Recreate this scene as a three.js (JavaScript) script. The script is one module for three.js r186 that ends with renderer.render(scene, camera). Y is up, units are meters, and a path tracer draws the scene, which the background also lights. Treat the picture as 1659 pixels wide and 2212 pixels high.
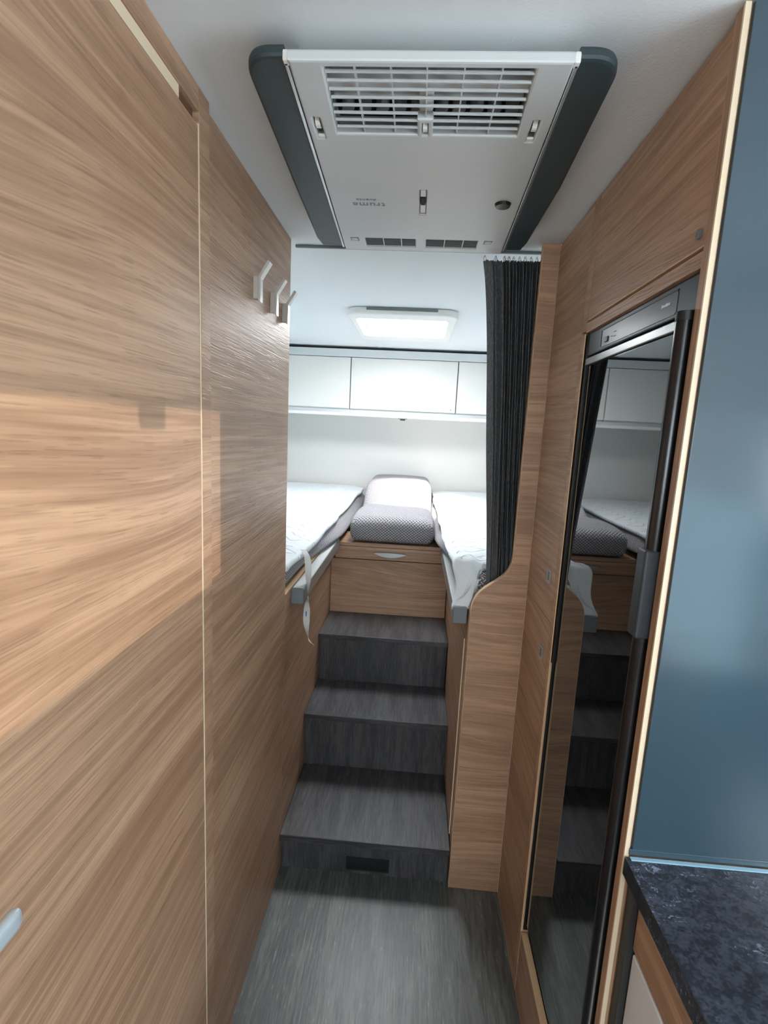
import * as THREE from 'three';
import { RoundedBoxGeometry } from 'three/addons/geometries/RoundedBoxGeometry.js';
import { mergeGeometries, mergeVertices } from 'three/addons/utils/BufferGeometryUtils.js';
import { RectAreaLightUniformsLib } from 'three/addons/lights/RectAreaLightUniformsLib.js';
import { FontLoader } from 'three/addons/loaders/FontLoader.js';
import { TextGeometry } from 'three/addons/geometries/TextGeometry.js';

// ------------------------------------------------------------------ camera, sky, sun, exposure
const scene = new THREE.Scene();
const camera = new THREE.PerspectiveCamera(2 * Math.atan(1106 / 1090.78) * 180 / Math.PI, 1659 / 2212, 0.03, 60);
camera.position.set(0, 1.4762, 0);
camera.rotation.set(-0.1622, 0.056, 0.0493, 'YXZ');
scene.add(camera);
scene.background = new THREE.Color(0.72, 0.86, 1.0);
scene.backgroundIntensity = 5.0;
const renderer = new THREE.WebGLRenderer({ antialias: true });
renderer.toneMapping = THREE.LinearToneMapping;
renderer.toneMappingExposure = 1.23;
renderer.shadowMap.enabled = true;
renderer.shadowMap.type = THREE.PCFSoftShadowMap;
RectAreaLightUniformsLib.init();

const sun = new THREE.DirectionalLight(new THREE.Color(1.0, 0.95, 0.88), 44);
sun.position.set(-1.1, 8.0, 1.0);
sun.target.position.set(0.03, 1.08, -3.1);
sun.castShadow = true; sun.shadow.radius = 34; sun.shadow.mapSize.set(2048, 2048);
Object.assign(sun.shadow.camera, { left: -4, right: 4, top: 4, bottom: -4, near: 0.5, far: 16 });
scene.add(sun, sun.target);

// daylight of the window openings: one area light the size of each opening, just inside its pane
function daylight(w, h, pos, aim, rgb, power) {
  const l = new THREE.RectAreaLight(new THREE.Color(...rgb), power, w, h);
  l.position.set(...pos); l.lookAt(...aim); scene.add(l); return l;
}
const DAY = [0.82, 0.92, 1.0];
daylight(0.38, 0.39, [-0.093, 1.985, -2.515], [-0.093, 0, -2.515], [0.95, 0.97, 1.0], 27);   // roof hatch
daylight(1.1, 0.42, [-1.13, 1.36, -2.55], [0, 1.3, -2.55], DAY, 1.2);   // bed window, left
daylight(1.1, 0.42, [1.09, 1.36, -2.55], [0, 1.3, -2.55], DAY, 1.2);   // bed window, right
daylight(1.7, 0.66, [0, 1.42, 2.42], [0, 1.2, 0], DAY, 5);                                  // windscreen
daylight(0.73, 0.27, [1.09, 1.4, -0.225], [0, 1.3, -0.225], DAY, 12);                        // kitchen window
daylight(0.5, 0.5, [0.2, 1.975, 1.15], [0.2, 0, 1.15], DAY, 8);                              // roof hatch over the seats

daylight(0.88, 0.67, [1.09, 0.95, 0.695], [0, 0.9, 0.695], DAY, 1.6);                            // seat window

daylight(0.6, 1.45, [-1.12, 1.07, 1.15], [0, 0.9, 0.4], DAY, 5);                                // entrance door, standing open

// sunlight thrown back through the kitchen window by a vehicle parked alongside
const bounce = new THREE.SpotLight(new THREE.Color(1.0, 0.95, 0.86), 300, 0, 0.13, 0.2, 2);
bounce.position.set(12, 1.9, 3.68); bounce.target.position.set(-0.375, 1.35, -0.7);
bounce.castShadow = true; bounce.shadow.radius = 2; scene.add(bounce, bounce.target);

// ------------------------------------------------------------------ helpers
let seed = 7;
const rnd = () => { seed = (seed * 1664525 + 1013904223) >>> 0; return seed / 4294967296; };
const smooth = (a, b, x) => { const t = Math.min(1, Math.max(0, (x - a) / (b - a))); return t * t * (3 - 2 * t); };
const lerp = (a, b, t) => a + (b - a) * t;
function lattice(nx, ny, s) {                       // tileable value noise with nx by ny cells over the unit square
  const t = new Float32Array(nx * ny); let k = (s * 2654435761 + 12345) >>> 0;
  for (let i = 0; i < t.length; i++) { k = (k * 1664525 + 1013904223) >>> 0; t[i] = k / 4294967296; }
  return (u, v) => {
    let x = u * nx, y = v * ny; let i = Math.floor(x), j = Math.floor(y);
    let fx = x - i, fy = y - j; fx = fx * fx * (3 - 2 * fx); fy = fy * fy * (3 - 2 * fy);
    i = ((i % nx) + nx) % nx; j = ((j % ny) + ny) % ny;
    const i1 = (i + 1) % nx, j1 = (j + 1) % ny;
    const a = t[j * nx + i], b = t[j * nx + i1], c = t[j1 * nx + i], d = t[j1 * nx + i1];
    return a + (b - a) * fx + (c - a + (a - b - c + d) * fx) * fy;
  };
}
function tex(w, h, fn, { srgb = false, size = [1, 1] } = {}) {
  const d = new Uint8Array(w * h * 4);
  for (let y = 0, k = 0; y < h; y++) for (let x = 0; x < w; x++, k += 4) {
    const c = fn((x + 0.5) / w, (y + 0.5) / h);
    if (typeof c === 'number') { const q = Math.max(0, Math.min(255, c * 255)); d[k] = d[k + 1] = d[k + 2] = q; }
    else { d[k] = Math.max(0, Math.min(255, c[0])); d[k + 1] = Math.max(0, Math.min(255, c[1])); d[k + 2] = Math.max(0, Math.min(255, c[2])); }
    d[k + 3] = 255;
  }
  const t = new THREE.DataTexture(d, w, h, THREE.RGBAFormat);
  t.wrapS = t.wrapT = THREE.RepeatWrapping; t.magFilter = THREE.LinearFilter; t.minFilter = THREE.LinearMipmapLinearFilter; t.generateMipmaps = true;
  if (srgb) t.colorSpace = THREE.SRGBColorSpace;
  t.repeat.set(1 / size[0], 1 / size[1]); t.needsUpdate = true; return t;
}
const used = {};
function numbered(n) { used[n] = (used[n] ?? -1) + 1; return used[n] ? `${n}_${String(used[n]).padStart(3, '0')}` : n; }
function mesh(name, geo, mat, parent) {
  const m = new THREE.Mesh(geo, mat); m.castShadow = m.receiveShadow = true;
  m.name = parent ? name : numbered(name); (parent || scene).add(m); return m;
}
function thing(name, label, category, group) {
  const g = new THREE.Group(); g.name = numbered(name); g.userData = { label, category }; if (group) g.userData.group = group; scene.add(g); return g;
}
function struct(name, geo, mat, label, category = 'wall') {
  const m = geo ? mesh(name, geo, mat) : new THREE.Group();
  if (!geo) { m.name = numbered(name); scene.add(m); }
  m.userData = { kind: 'structure', label, category }; return m;
}
function uv(g, grain = 'z', off = [0, 0]) {           // metre uvs, u along the grain
  g = g.index ? g.toNonIndexed() : g;
  const p = g.attributes.position, n = p.count, a = new Float32Array(n * 2), gi = 'xyz'.indexOf(grain);
  const A = new THREE.Vector3(), B = new THREE.Vector3(), C = new THREE.Vector3();
  for (let i = 0; i < n; i += 3) {
    A.fromBufferAttribute(p, i); B.fromBufferAttribute(p, i + 1); C.fromBufferAttribute(p, i + 2);
    const N = B.clone().sub(A).cross(C.clone().sub(A)); const c = [Math.abs(N.x), Math.abs(N.y), Math.abs(N.z)];
    const ax = c[0] >= c[1] && c[0] >= c[2] ? 0 : c[1] >= c[2] ? 1 : 2;
    let ui, vi; if (ax !== gi) { ui = gi; vi = 3 - gi - ax; } else { ui = (ax + 1) % 3; vi = (ax + 2) % 3; }
    [A, B, C].forEach((q, k) => { const w = [q.x, q.y, q.z]; a[(i + k) * 2] = w[ui] + off[0]; a[(i + k) * 2 + 1] = w[vi] + off[1]; });
  }
  g.setAttribute('uv', new THREE.BufferAttribute(a, 2)); return g;
}
function bx(x0, x1, y0, y1, z0, z1, { r = 0.001, grain = 'z', off = [0, 0], seg = 1 } = {}) {
  const w = Math.abs(x1 - x0), h = Math.abs(y1 - y0), d = Math.abs(z1 - z0); r = Math.min(r, w / 2.01, h / 2.01, d / 2.01);
  const g = r > 0 ? new RoundedBoxGeometry(w, h, d, seg, r) : new THREE.BoxGeometry(w, h, d);
  g.translate((x0 + x1) / 2, (y0 + y1) / 2, (z0 + z1) / 2); return uv(g, grain, off);
}
const plain = (...a) => bx(...a, { r: 0 });
function rect(x0, x1, y0, y1, r = 0, P = THREE.Shape) {
  const s = new P(); if (!r) { s.moveTo(x0, y0); s.lineTo(x1, y0); s.lineTo(x1, y1); s.lineTo(x0, y1); s.closePath(); return s; }
  s.moveTo(x0 + r, y0); s.lineTo(x1 - r, y0); s.absarc(x1 - r, y0 + r, r, -Math.PI / 2, 0); s.lineTo(x1, y1 - r); s.absarc(x1 - r, y1 - r, r, 0, Math.PI / 2);
  s.lineTo(x0 + r, y1); s.absarc(x0 + r, y1 - r, r, Math.PI / 2, Math.PI); s.lineTo(x0, y0 + r); s.absarc(x0 + r, y0 + r, r, Math.PI, Math.PI * 1.5); return s;
}
const hole = (x0, x1, y0, y1, r = 0) => rect(x0, x1, y0, y1, r, THREE.Path);
// an outline in plan (x, z), from y0 down to y1
function plan(shape, y0, y1, bevel = 0, opt = {}) {
  const g = new THREE.ExtrudeGeometry(shape, { depth: y0 - y1 - 2 * bevel, bevelEnabled: bevel > 0, bevelThickness: bevel, bevelSize: bevel, bevelOffset: -bevel, bevelSegments: 2, curveSegments: 10 });
  g.rotateX(Math.PI / 2); g.translate(0, y0 - bevel, 0); return uv(g, opt.grain, opt.off);
}
// an outline in (-z, y), thick from x0 to x1
function sideways(shape, x0, x1, bevel = 0, opt = {}) {
  const g = new THREE.ExtrudeGeometry(shape, { depth: x1 - x0 - 2 * bevel, bevelEnabled: bevel > 0, bevelThickness: bevel, bevelSize: bevel, bevelOffset: -bevel, bevelSegments: 2, curveSegments: 10 });
  g.rotateY(Math.PI / 2); g.translate(x0 + bevel, 0, 0); return uv(g, opt.grain, opt.off);
}
// an outline in (x, y), thick from z0 forward to z1
function facing(shape, z0, z1, bevel = 0, opt = {}) {
  const g = new THREE.ExtrudeGeometry(shape, { depth: z1 - z0 - 2 * bevel, bevelEnabled: bevel > 0, bevelThickness: bevel, bevelSize: bevel, bevelOffset: -bevel, bevelSegments: 2, curveSegments: 12 });
  g.translate(0, 0, z0 + bevel); return uv(g, opt.grain ?? 'x', opt.off);
}
// a soft block: box with round edges, every point moved by fn(x, y, z) => [x, y, z]
function soft(x0, x1, y0, y1, z0, z1, r, seg, fn, grain = 'x') {
  const w = x1 - x0, h = y1 - y0, d = z1 - z0; let g = new THREE.BoxGeometry(w, h, d, ...seg); g.deleteAttribute('uv'); g.deleteAttribute('normal'); g = mergeVertices(g, 1e-5);
  const p = g.attributes.position, q = new Float32Array(p.count * 3);
  for (let i = 0; i < p.count; i++) {
    let x = p.getX(i), y = p.getY(i), z = p.getZ(i);
    const cx = Math.max(-w / 2 + r, Math.min(w / 2 - r, x)), cy = Math.max(-h / 2 + r, Math.min(h / 2 - r, y)), cz = Math.max(-d / 2 + r, Math.min(d / 2 - r, z));
    let dx = x - cx, dy = y - cy, dz = z - cz; const l = Math.hypot(dx, dy, dz);
    if (l > r) { x = cx + dx / l * r; y = cy + dy / l * r; z = cz + dz / l * r; }
    x += (x0 + x1) / 2; y += (y0 + y1) / 2; z += (z0 + z1) / 2;
    q[i * 3] = x; q[i * 3 + 1] = y; q[i * 3 + 2] = z;
  }
  g.setAttribute('position', new THREE.BufferAttribute(q, 3));
  const flat = uv(g.clone(), grain);
  for (let i = 0; i < p.count; i++) { const o = fn ? fn(q[i * 3], q[i * 3 + 1], q[i * 3 + 2]) : null; if (o) { q[i * 3] = o[0]; q[i * 3 + 1] = o[1]; q[i * 3 + 2] = o[2]; } }
  g.computeVertexNormals(); const out = g.toNonIndexed(); out.setAttribute('uv', flat.attributes.uv); return out;
}
const cyl = (r0, r1, h, n = 24) => new THREE.CylinderGeometry(r0, r1, h, n);

// ------------------------------------------------------------------ materials
const oakA = lattice(4, 22, 1), oakB = lattice(9, 110, 2), oakC = lattice(26, 620, 3), oakD = lattice(64, 900, 4), oakW = lattice(5, 7, 5), oakR = lattice(3, 9, 6), oakE = lattice(14, 260, 8);
const OAK = [2.4, 1.2];
function oakTone(u, v) {
  const w = v + (oakW(u, v) - 0.5) * 0.05 + (oakR(u, v) - 0.5) * 0.03;
  const ring = 0.5 + 0.5 * Math.sin((w * 34 + oakR(u, v) * 5) * Math.PI * 2);
  const pore = smooth(0.66, 0.86, oakD(u, w)) * (0.35 + 0.65 * ring);
  return { t: 0.30 * oakA(u, w) + 0.22 * oakB(u, w) + 0.22 * oakE(u, w) + 0.18 * oakC(u, w) + 0.08 * ring, pore, fine: oakC(u, w) };
}
const oakMap = tex(2048, 2048, (u, v) => {
  const { t, pore } = oakTone(u, v); const k = smooth(0.2, 0.8, t);
  let r = lerp(152, 196, k), g = lerp(118, 160, k), b = lerp(93, 131, k);
  const d = 1 - 0.10 * pore; return [r * d, g * d * 0.99, b * d * 0.975];
}, { srgb: true, size: OAK });
const oakBump = tex(2048, 2048, (u, v) => { const { t, pore, fine } = oakTone(u, v); return 0.35 + 0.35 * t + 0.2 * fine - 0.35 * pore; }, { size: OAK });
const M = {};
M.oak = new THREE.MeshPhysicalMaterial({ map: oakMap, bumpMap: oakBump, bumpScale: 0.0008, roughness: 0.42, specularIntensity: 1.0 });
M.oakEdge = new THREE.MeshStandardMaterial({ color: 0xd9b78e, roughness: 0.5 });
M.oakPale = new THREE.MeshStandardMaterial({ color: 0xe6d2b4, roughness: 0.5 });
M.oakDark = new THREE.MeshStandardMaterial({ color: 0x6b4a33, roughness: 0.7 });
M.lever = new THREE.MeshPhysicalMaterial({ color: 0xc6d0d6, roughness: 0.35, metalness: 0.35 });
M.gap = new THREE.MeshStandardMaterial({ color: 0x2c1d14, roughness: 0.9 });

const dkA = lattice(6, 60, 11), dkB = lattice(24, 320, 12), dkC = lattice(60, 512, 13), dkD = lattice(3, 9, 14);
const DK = [1.2, 1.2];
const dkTone = (u, v) => 0.34 * dkA(u, v) + 0.3 * dkB(u, v) + 0.2 * dkC(u, v) + 0.16 * dkD(u, v);
const stepMap = tex(1024, 1024, (u, v) => { const k = smooth(0.25, 0.75, dkTone(u, v)); return [lerp(46, 82, k), lerp(45, 80, k), lerp(47, 81, k)]; }, { srgb: true, size: DK });
const stepBump = tex(1024, 1024, (u, v) => dkTone(u, v), { size: DK });
M.step = new THREE.MeshPhysicalMaterial({ map: stepMap, bumpMap: stepBump, bumpScale: 0.0005, roughness: 0.44, ior: 1.6 });
M.stepEdge = new THREE.MeshPhysicalMaterial({ map: stepMap, roughness: 0.3 });
const floorMap = tex(1024, 1024, (u, v) => { const k = smooth(0.25, 0.75, dkTone(u * 1, v)); const f = smooth(0.8, 0.95, dkC(u + 0.3, v)) * dkB(u, v); return [lerp(66, 104, k) + 40 * f, lerp(70, 107, k) + 40 * f, lerp(68, 102, k) + 38 * f]; }, { srgb: true, size: [1.3, 1.3] });
M.floor = new THREE.MeshPhysicalMaterial({ map: floorMap, bumpMap: stepBump, bumpScale: 0.0005, roughness: 0.4, ior: 1.6 });

const grit = lattice(256, 256, 21), grit2 = lattice(90, 90, 22);
const leather = tex(512, 512, (u, v) => 0.6 * grit(u, v) + 0.4 * grit2(u, v), { size: [0.3, 0.3] });
M.ceiling = new THREE.MeshStandardMaterial({ color: 0xdfe2e3, roughness: 0.75, bumpMap: leather, bumpScale: 0.0003 });
M.wallpaper = new THREE.MeshStandardMaterial({ color: 0xdfdcd6, roughness: 0.85, bumpMap: leather, bumpScale: 0.0003 });
M.white = new THREE.MeshStandardMaterial({ color: 0xe7e6e2, roughness: 0.4 });
M.locker = new THREE.MeshStandardMaterial({ color: 0xe2e0da, roughness: 0.42 });
M.cornice = new THREE.MeshStandardMaterial({ color: 0xd4d7d8, roughness: 0.5 });
M.black = new THREE.MeshStandardMaterial({ color: 0x0f1011, roughness: 0.45 });
M.rubber = new THREE.MeshStandardMaterial({ color: 0x15181a, roughness: 0.7 });
M.acLight = new THREE.MeshPhysicalMaterial({ color: 0xc9cdcd, roughness: 0.42 });
M.acDark = new THREE.MeshPhysicalMaterial({ color: 0x2b3a3d, roughness: 0.5 });
M.acSeam = new THREE.MeshStandardMaterial({ color: 0xb9bfc0, roughness: 0.25, metalness: 0.6 });
M.filter = new THREE.MeshStandardMaterial({ color: 0x767c7e, roughness: 0.9 });
M.acInside = new THREE.MeshStandardMaterial({ color: 0x191c1d, roughness: 0.8 });
M.print = new THREE.MeshStandardMaterial({ color: 0x7c8284, roughness: 0.5 });
M.alu = new THREE.MeshPhysicalMaterial({ color: 0xb4b8ba, roughness: 0.32, metalness: 0.85 });
M.nickel = new THREE.MeshPhysicalMaterial({ color: 0xd6d3cc, roughness: 0.32, metalness: 0.55 });
M.railTop = new THREE.MeshStandardMaterial({ color: 0xd2d4d2, roughness: 0.35 });
M.railEnd = new THREE.MeshStandardMaterial({ color: 0x70777b, roughness: 0.5 });
M.fridgeGlass = new THREE.MeshPhysicalMaterial({ color: 0x050506, roughness: 0.015, ior: 1.9, specularIntensity: 1 });
M.fridgeGrey = new THREE.MeshPhysicalMaterial({ color: 0x3c4043, roughness: 0.36, metalness: 0.3 });
M.fridgeDisplay = new THREE.MeshPhysicalMaterial({ color: 0x2a2d2f, roughness: 0.3 });
M.fridgeStrip = new THREE.MeshPhysicalMaterial({ color: 0xa2a4a3, roughness: 0.3, metalness: 0.8 });
M.fridgeBlack = new THREE.MeshPhysicalMaterial({ color: 0x101216, roughness: 0.22 });
M.fridgeGrip = new THREE.MeshPhysicalMaterial({ color: 0x2c3137, roughness: 0.42 });
M.splash = new THREE.MeshPhysicalMaterial({ color: 0x344853, roughness: 0.16, ior: 1.75 });
M.splashEdge = new THREE.MeshPhysicalMaterial({ color: 0x86a8b8, roughness: 0.15 });
M.filler = new THREE.MeshStandardMaterial({ color: 0x2b2c2e, roughness: 0.5 });
M.drawerWhite = new THREE.MeshPhysicalMaterial({ color: 0xe2e3e3, roughness: 0.3 });
M.glass = new THREE.MeshPhysicalMaterial({ color: 0xffffff, roughness: 0, transmission: 1, thickness: 0, ior: 1.45 });
M.tinted = new THREE.MeshPhysicalMaterial({ color: 0x7ba3ac, roughness: 0, transmission: 1, thickness: 0, ior: 1.45 });
M.strap = new THREE.MeshStandardMaterial({ color: 0xd9d7d3, roughness: 0.85 });
M.ink = new THREE.MeshStandardMaterial({ color: 0x5f86b8, roughness: 0.8 });
M.strapInk = M.ink;

const stA = lattice(110, 90, 31), stB = lattice(320, 300, 32), stC = lattice(20, 20, 33), stD = lattice(190, 130, 34);
const stoneMap = tex(1024, 1024, (u, v) => {
  const big = stC(u, v), k = 0.5 * stA(u, v) + 0.5 * stB(u, v);
  const flake = smooth(0.74, 0.92, stD(u + 0.02 * stA(u, v), v + 0.03 * stB(u, v))) * smooth(0.35, 0.8, big);
  const c = lerp(38, 62, smooth(0.25, 0.75, k)) + 16 * (big - 0.4) + 75 * flake; return [c * 0.94, c * 0.99, c * 1.14];
}, { srgb: true, size: [0.8, 0.8] });
M.stone = new THREE.MeshPhysicalMaterial({ map: stoneMap, roughness: 0.24 });

// mattress ticking: short pale dashes woven in a zigzag on grey
const tickN = lattice(64, 64, 41), TICK = 0.128, cells = 8;
function tick(u, v) {
  let x = u * cells, y = v * cells; let best = 0;
  for (let s = 0; s < 2; s++) {
    const xx = x + s * 0.5, yy = y + s * 0.5; const i = Math.floor(xx), j = Math.floor(yy);
    let a = xx - i - 0.5, b = yy - j - 0.5; const dir = s ? 1 : -1;
    const p = (a + dir * b) * 0.7071, q = (a - dir * b) * 0.7071; // along and across the dash
    best = Math.max(best, smooth(0.44, 0.34, Math.abs(p)) * smooth(0.17, 0.09, Math.abs(q)));
  }
  return best;
}
const tickMap = tex(256, 256, (u, v) => { const k = tick(u, v) * (0.8 + 0.2 * tickN(u, v)), n = tickN(u, v) * 14; return [lerp(106, 212, k) + n, lerp(100, 210, k) + n, lerp(104, 212, k) + n]; }, { srgb: true, size: [TICK, TICK] });
const tickBump = tex(256, 256, (u, v) => tick(u, v), { size: [TICK, TICK] });
M.tick = new THREE.MeshStandardMaterial({ map: tickMap, bumpMap: tickBump, bumpScale: 0.002, roughness: 0.85 });

// quilted cotton topper: stitched meander
const qN = lattice(26, 26, 51);
function stitch(u, v) {
  const U = u * 8, V = v * 8; let d = 1; // eight cells of about 8 cm
  for (let s = 0; s < 2; s++) {
    const q = s ? U : V, p = s ? V : U; const c = q + 0.32 * Math.sin(p * Math.PI * 2) ; const f = Math.abs(c - Math.round(c));
    if (((Math.floor(p) + (s ? 1 : 0)) & 1) === 0) d = Math.min(d, f);
  }
  return smooth(0, 0.16, d) * 0.8 + 0.2 * qN(u, v);
}
const quiltBump = tex(512, 512, stitch, { size: [0.64, 0.64] });
M.quilt = new THREE.MeshPhysicalMaterial({ color: 0xe9edef, bumpMap: quiltBump, bumpScale: 0.006, roughness: 0.9, sheen: 0.2 });

const cuA = lattice(120, 40, 61), cuB = lattice(220, 30, 62);
const curtainMap = tex(512, 256, (u, v) => { const k = 0.5 * cuA(u, v) + 0.5 * cuB(u, v); const c = lerp(58, 118, k); return [c, c * 1.01, c * 1.03]; }, { srgb: true, size: [0.25, 0.2] });
M.curtain = new THREE.MeshStandardMaterial({ map: curtainMap, roughness: 0.9, side: THREE.DoubleSide });

// ------------------------------------------------------------------ the shell
const XL = -0.375, XR = 0.351, H = 1.98;
struct('floor', plain(-1.2, 1.17, -0.05, 0, -3.65, 2.6), M.floor, 'dark grey wood-look vinyl floor of the aisle', 'floor');
{
  const s = rect(-1.2, 1.17, -3.65, 2.6); s.holes.push(hole(-0.293, 0.107, -2.72, -2.31, 0.03), hole(-0.06, 0.46, 0.89, 1.41, 0.03));
  struct('ceiling', plan(s, H + 0.045, H), M.ceiling, 'white ceiling with a fine leather grain', 'ceiling');
}
{
  const s = rect(-2.6, 3.65, 0, H); s.holes.push(hole(2.0, 3.1, 1.15, 1.57, 0.05), hole(-1.45, -0.85, 0.3, 1.84, 0.06));
  struct('wall_left', sideways(s, -1.2, -1.15), M.wallpaper, 'outer wall on the left of the beds');
  const t = rect(-2.6, 3.65, 0, H); t.holes.push(hole(2.0, 3.1, 1.15, 1.57, 0.05), hole(-0.15, 0.6, 1.26, 1.545, 0.02), hole(-1.15, -0.24, 0.6, 1.3, 0.05));
  struct('wall_right', sideways(t, 1.12, 1.17), M.wallpaper, 'outer wall behind the kitchen and the right bed');
}
struct('wall_back', plain(-1.15, 1.12, 0, H, -3.65, -3.6), M.wallpaper, 'pale rear wall above the beds and below the lockers');
{
  const s = rect(-1.15, 1.12, 0, H); s.holes.push(hole(-0.85, 0.85, 1.09, 1.75, 0.06));
  struct('wall_front', facing(s, 2.45, 2.6), M.wallpaper, 'cab wall behind the photographer');
}
function windowUnit(n, label, build) { const w = struct('window_' + n, null, null, label, 'window'); build(w); return w; }
const frameOf = (a0, a1, b0, b1, t, r) => { const s = rect(a0 - t, a1 + t, b0 - t, b1 + t, r + t); s.holes.push(hole(a0 + 0.004, a1 - 0.004, b0 + 0.004, b1 - 0.004, r)); return s; };
windowUnit(1, 'window in the left wall beside the bed', w => { mesh('pane', plain(-1.18, -1.176, 1.15, 1.57, -3.1, -2.0), M.tinted, w); mesh('frame', sideways(frameOf(2.0, 3.1, 1.15, 1.57, 0.03, 0.05), -1.15, -1.14), M.white, w); });
windowUnit(2, 'window in the right wall beside the bed', w => { mesh('pane', plain(1.146, 1.15, 1.15, 1.57, -3.1, -2.0), M.tinted, w); mesh('frame', sideways(frameOf(2.0, 3.1, 1.15, 1.57, 0.03, 0.05), 1.11, 1.12), M.white, w); });
windowUnit(3, 'low wide window above the kitchen worktop', w => {
  mesh('pane', plain(1.146, 1.15, 1.26, 1.545, -0.6, 0.15), M.glass, w);
  mesh('frame', sideways(frameOf(-0.15, 0.6, 1.26, 1.545, 0.025, 0.02), 1.11, 1.12), M.white, w);
  mesh('latch', bx(1.1, 1.13, 1.513, 1.56, -0.19, -0.135, { r: 0.004 }), M.rubber, w);
});
windowUnit(6, 'large seat window in the right wall behind the photographer', w => { mesh('pane', plain(1.146, 1.15, 0.6, 1.3, 0.24, 1.15), M.tinted, w); mesh('frame', sideways(frameOf(-1.15, -0.24, 0.6, 1.3, 0.03, 0.05), 1.11, 1.12), M.white, w); });
{ const d = struct('door_2', null, null, 'open entrance doorway behind the photographer', 'door'); mesh('frame', sideways(frameOf(-1.45, -0.85, 0.3, 1.84, 0.03, 0.06), -1.15, -1.14), M.white, d); }
windowUnit(4, 'windscreen of the cab', w => { mesh('pane', plain(-0.85, 0.85, 1.09, 1.75, 2.52, 2.525), M.glass, w); mesh('frame', facing(frameOf(-0.85, 0.85, 1.09, 1.75, 0.04, 0.06), 2.44, 2.45), M.rubber, w); });

struct('trim_1', mergeGeometries([bx(-0.373, 0.349, 1.973, H, -1.52, -1.512, { r: 0.001 })]), M.railEnd, 'thin dark curtain track across the ceiling where the bedroom begins', 'trim');

// ------------------------------------------------------------------ left side: washroom wall and door
const XP = -0.363;
{
  const w = struct('wall_washroom', plain(-0.395, XL, 0, H, -1.472, -0.886), M.oak, 'oak panel wall that carries the coat hooks');
  w.geometry = bx(-0.395, XL, 0, H, -1.472, -0.886, { r: 0.0015, grain: 'z' });
  mesh('edge_band', bx(-0.394, XL - 0.0005, 0.001, H, -1.4745, -1.472, { r: 0 }), M.oakEdge, w);
  mesh('hinge', bx(XL - 0.012, XL - 0.002, 1.55, 1.6, -1.4775, -1.474, { r: 0.001 }), M.nickel, w);
  mesh('hinge', bx(XL - 0.012, XL - 0.002, 0.83, 0.88, -1.4775, -1.474, { r: 0.001 }), M.nickel, w);
}
struct('wall_bedroom_left', plain(-1.15, -0.395, 0, H, -1.472, -1.45), M.wallpaper, 'partition between washroom and left bed');
struct('wall_living_left', plain(-1.15, -0.395, 0, H, 0.72, 0.74), M.oak, 'end wall of the washroom behind the photographer');
{
  const d = struct('door_1', null, null, 'oak washroom door with a grey lever handle', 'door');
  mesh('panel', bx(-0.39, XP, 0.012, 1.924, -0.842, 0.0, { r: 0.0015, grain: 'z', off: [0.71, 0.37] }), M.oak, d);
  mesh('edge_band', bx(-0.388, XP + 0.0006, 0.012, 1.926, -0.8445, -0.842, { r: 0 }), M.oakPale, d);
  const h = mesh('lever', soft(XP + 0.034, XP + 0.046, 1.032, 1.052, -0.36, -0.22, 0.0059, [4, 6, 20], null, 'z'), M.lever, d);
  const rose = cyl(0.009, 0.009, 0.05, 20); rose.rotateZ(Math.PI / 2); rose.translate(XP + 0.02, 1.042, -0.238); mesh('spindle', rose, M.lever, h);
  const plate = cyl(0.026, 0.026, 0.008, 32); plate.rotateZ(Math.PI / 2); plate.translate(XP + 0.003, 1.042, -0.238); mesh('rose', plate, M.lever, h);
}
{
  const t = struct('trim_2', null, null, 'oak frame over and beside the washroom door', 'trim');
  mesh('header', bx(-0.39, XP, 1.9455, H, -0.846, 0.72, { r: 0.0015, off: [0.2, 0.9] }), M.oak, t);
  mesh('jamb', bx(-0.39, XP, 0, H, -0.886, -0.847, { r: 0.0015, off: [1.3, 0.15] }), M.oak, t);
  mesh('track', plain(-0.389, XP - 0.003, 1.928, 1.945, -0.785, 0.72), M.oakPale, t);
  mesh('track_end', plain(-0.389, XP - 0.009, 1.928, 1.945, -0.842, -0.786), M.oakDark, t);
  mesh('side_panel', bx(-0.39, XP, 0, 1.94, 0.004, 0.72, { r: 0.0015 }), M.oak, t);
}
// three coat hooks: bent flat bars on small blocks
function hook(z, y, label) {
  const t = thing('coat_hook', label, 'hook', 'coat hooks on the washroom wall');
  mesh('block', bx(XL, XL + 0.012, y + 0.003, y + 0.05, z - 0.008, z + 0.008, { r: 0.001 }), M.nickel, t);
  const s = new THREE.Shape(); s.moveTo(0.012, 0); s.lineTo(0.016, -0.002); s.lineTo(0.016, 0.046); s.lineTo(0.037, 0.079); s.lineTo(0.0325, 0.082); s.lineTo(0.012, 0.049); s.closePath();
  const g = new THREE.ExtrudeGeometry(s, { depth: 0.018, bevelEnabled: true, bevelSize: 0.0008, bevelThickness: 0.0008, bevelSegments: 1 }); g.translate(XL, y, z - 0.009);
  mesh('bar', uv(g, 'y'), M.nickel, t);
}
hook(-1.155, 1.742, 'bent satin steel coat hook highest in the photo, nearest the washroom door');
hook(-1.285, 1.742, 'bent satin steel coat hook in the middle of the row of three');
hook(-1.395, 1.742, 'bent satin steel coat hook at the bedroom end of the wall');

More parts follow.
